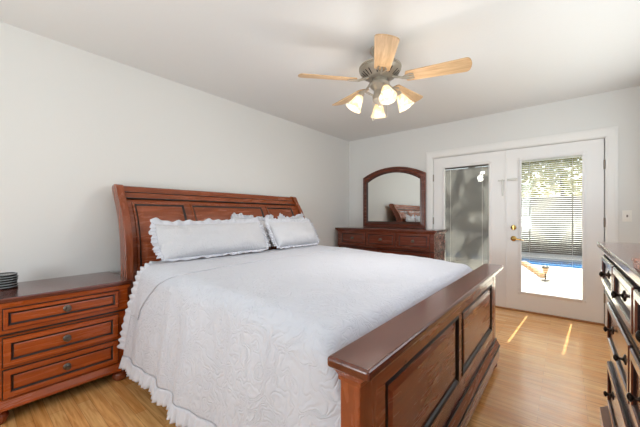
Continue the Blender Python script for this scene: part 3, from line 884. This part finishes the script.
# ------------------------------------------------------------------ outside
M_conc = plaster('pale_concrete', srgb(214, 205, 190), 12, .2)
gz = -.08
b = MB().box(-7, 10, YB+T, 9.5, gz-.2, gz).box(-7, 10, 11.2, 16, gz-.2, gz)
struct(b.build('patio_ground', M_conc))
M_water = mat('pool_water', srgb(30, 110, 170), .08)
tcw = N(M_water, 'ShaderNodeTexCoord'); nw = N(M_water, 'ShaderNodeTexNoise'); nw.inputs['Scale'].default_value = 5; nw.inputs['Detail'].default_value = 3
L(M_water, tcw.outputs['Object'], nw.inputs['Vector']); bump(M_water, nw.outputs['Fac'], .5, .05)
struct(MB().box(-7, 10, 9.5, 11.2, gz-.3, gz-.06).build('pool_water', M_water))
M_block = mat('block_wall', srgb(150, 138, 124), .9)
tcb = N(M_block, 'ShaderNodeTexCoord'); mpb = N(M_block, 'ShaderNodeMapping'); mpb.inputs['Rotation'].default_value = (R(90), 0, 0)
brk = N(M_block, 'ShaderNodeTexBrick'); brk.inputs['Scale'].default_value = 1; brk.inputs['Brick Width'].default_value = .4; brk.inputs['Row Height'].default_value = .2; brk.inputs['Mortar Size'].default_value = .008
brk.inputs['Color1'].default_value = srgb(122, 110, 97); brk.inputs['Color2'].default_value = srgb(108, 97, 86); brk.inputs['Mortar'].default_value = srgb(92, 83, 75)
L(M_block, tcb.outputs['Object'], mpb.inputs[0]); L(M_block, mpb.outputs[0], brk.inputs['Vector']); L(M_block, brk.outputs['Color'], bsdf(M_block).inputs['Base Color'])
struct(MB().box(-7, 10, 12.6, 12.8, gz, 1.85).build('garden_wall', M_block))

def foliage(mb, center, rad, n, size, rng):
    for _ in range(n):
        while True:
            p = Vector((rng.uniform(-1, 1), rng.uniform(-1, 1), rng.uniform(-1, 1)))
            if .25 < p.length < 1: break
        c = Vector(center)+Vector((p.x*rad[0], p.y*rad[1], p.z*rad[2]))
        q = Matrix.Rotation(rng.uniform(0, 6.3), 3, 'Z') @ Matrix.Rotation(rng.uniform(-.9, .9), 3, 'X') @ Matrix.Rotation(rng.uniform(-.9, .9), 3, 'Y')
        s = size*rng.uniform(.6, 1.3)
        mb.bm.faces.new([mb.bm.verts.new(c+q @ Vector(v)) for v in ((-s, 0, 0), (-s*.3, -s*.42, .1*s), (s*.5, -s*.3, .06*s), (s, 0, -.08*s), (s*.5, s*.3, .06*s), (-s*.3, s*.42, .1*s))])
M_leaf_y = leafy('sunlit_leaf', srgb(120, 128, 40), srgb(190, 180, 88), .5)
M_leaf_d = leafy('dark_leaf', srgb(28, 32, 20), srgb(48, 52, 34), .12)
M_bark = plaster('bark', srgb(92, 72, 56), 30, .6)
def tree(name, label, cat, base, blobs, n, size, m, trunk, seed, group=None):
    rng = random.Random(seed)
    t = thing(name, label, cat, base, 0, group)
    f = MB()
    for q in blobs: foliage(f, q[0], q[1], q[2] if len(q) > 2 else n, size, rng)
    f.build('foliage', m, t, world=True, merge=False)
    MB().tube(trunk, [.09, .07, .05][:len(trunk)], 10).build('trunk', M_bark, t, world=True, smooth=True)
    return t
tree('yellow_green_tree', 'yellow-green tree beyond the garden wall, seen through the right door', 'tree', (3.0, 13.6, gz),
     [((2.1, 13.6, 2.7), (.9, .5, .9)), ((3.2, 13.6, 2.6), (.8, .5, .9)), ((1.6, 13.6, 3.4), (.8, .5, .8)), ((2.9, 13.6, 3.6), (.9, .5, .7))], 900, .10, M_leaf_y, [(3.0, 13.6, gz), (2.95, 13.55, 1.4), (2.9, 13.5, 2.6)], 11)
tree('olive_tree', 'tall grey-green tree over the garden wall', 'tree', (5.4, 14.6, gz),
     [((5.3, 14.6, 3.0), (.9, .6, 1.2)), ((5.2, 14.6, 3.6), (1.0, .6, .9))], 520, .10, M_leaf_y, [(5.4, 14.6, gz), (5.4, 14.6, 1.4), (5.3, 14.6, 2.8)], 12)
tree('patio_tree', 'leafy tree on the patio shading the left door', 'tree', (1.1, 7.9, gz),
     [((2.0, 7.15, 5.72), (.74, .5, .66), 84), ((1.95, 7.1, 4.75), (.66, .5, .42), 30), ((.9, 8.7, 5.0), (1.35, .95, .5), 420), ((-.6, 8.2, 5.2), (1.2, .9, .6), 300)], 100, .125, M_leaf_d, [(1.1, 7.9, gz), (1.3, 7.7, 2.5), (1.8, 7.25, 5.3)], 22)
# low brick edging and a path light on the patio
M_brick = plaster('tan_brick', srgb(198, 160, 120), 20, .4)
rng = random.Random(2)
for k in range(6):
    e = MB().box(-.10, .10, -.055, .055, 0, .10).build('edging_brick', M_brick, bevel=.008)
    e.location = (2.20+.085*k, 9.20-.30*k, gz+.0005); e.rotation_euler = (0, 0, R(-72+rng.uniform(-3, 3)))
    tag(e, 'tan edging brick in the low row on the patio, %s from the path light' % ['sixth', 'fifth', 'fourth', 'third', 'second', 'nearest'][k] if k < 5 else 'tan edging brick nearest the path light on the patio', 'brick', 'row of edging bricks outside')
pth = thing('path_light', 'small metal lantern path light on the sunny patio outside', 'path light', (2.70, 7.30, gz))
MB().lathe([(0, 0), (.075, 0), (.075, .012), (.03, .022), (.012, .03), (.012, .14), (0, .14)], (2.70, 7.30, gz+.0005), seg=16).build('stand', M_bronze, pth, world=True, smooth=35)
MB().lathe([(0, .14), (.03, .14), (.055, .25), (.05, .25), (.025, .145), (0, .145)], (2.70, 7.30, gz), seg=6).build('lantern', mat('lantern_amber', srgb(170, 130, 90), .4), pth, world=True)
MB().lathe([(.0, .252), (.075, .252), (.045, .285), (0, .30)], (2.70, 7.30, gz), seg=6).build('lantern_cap', M_bronze, pth, world=True)
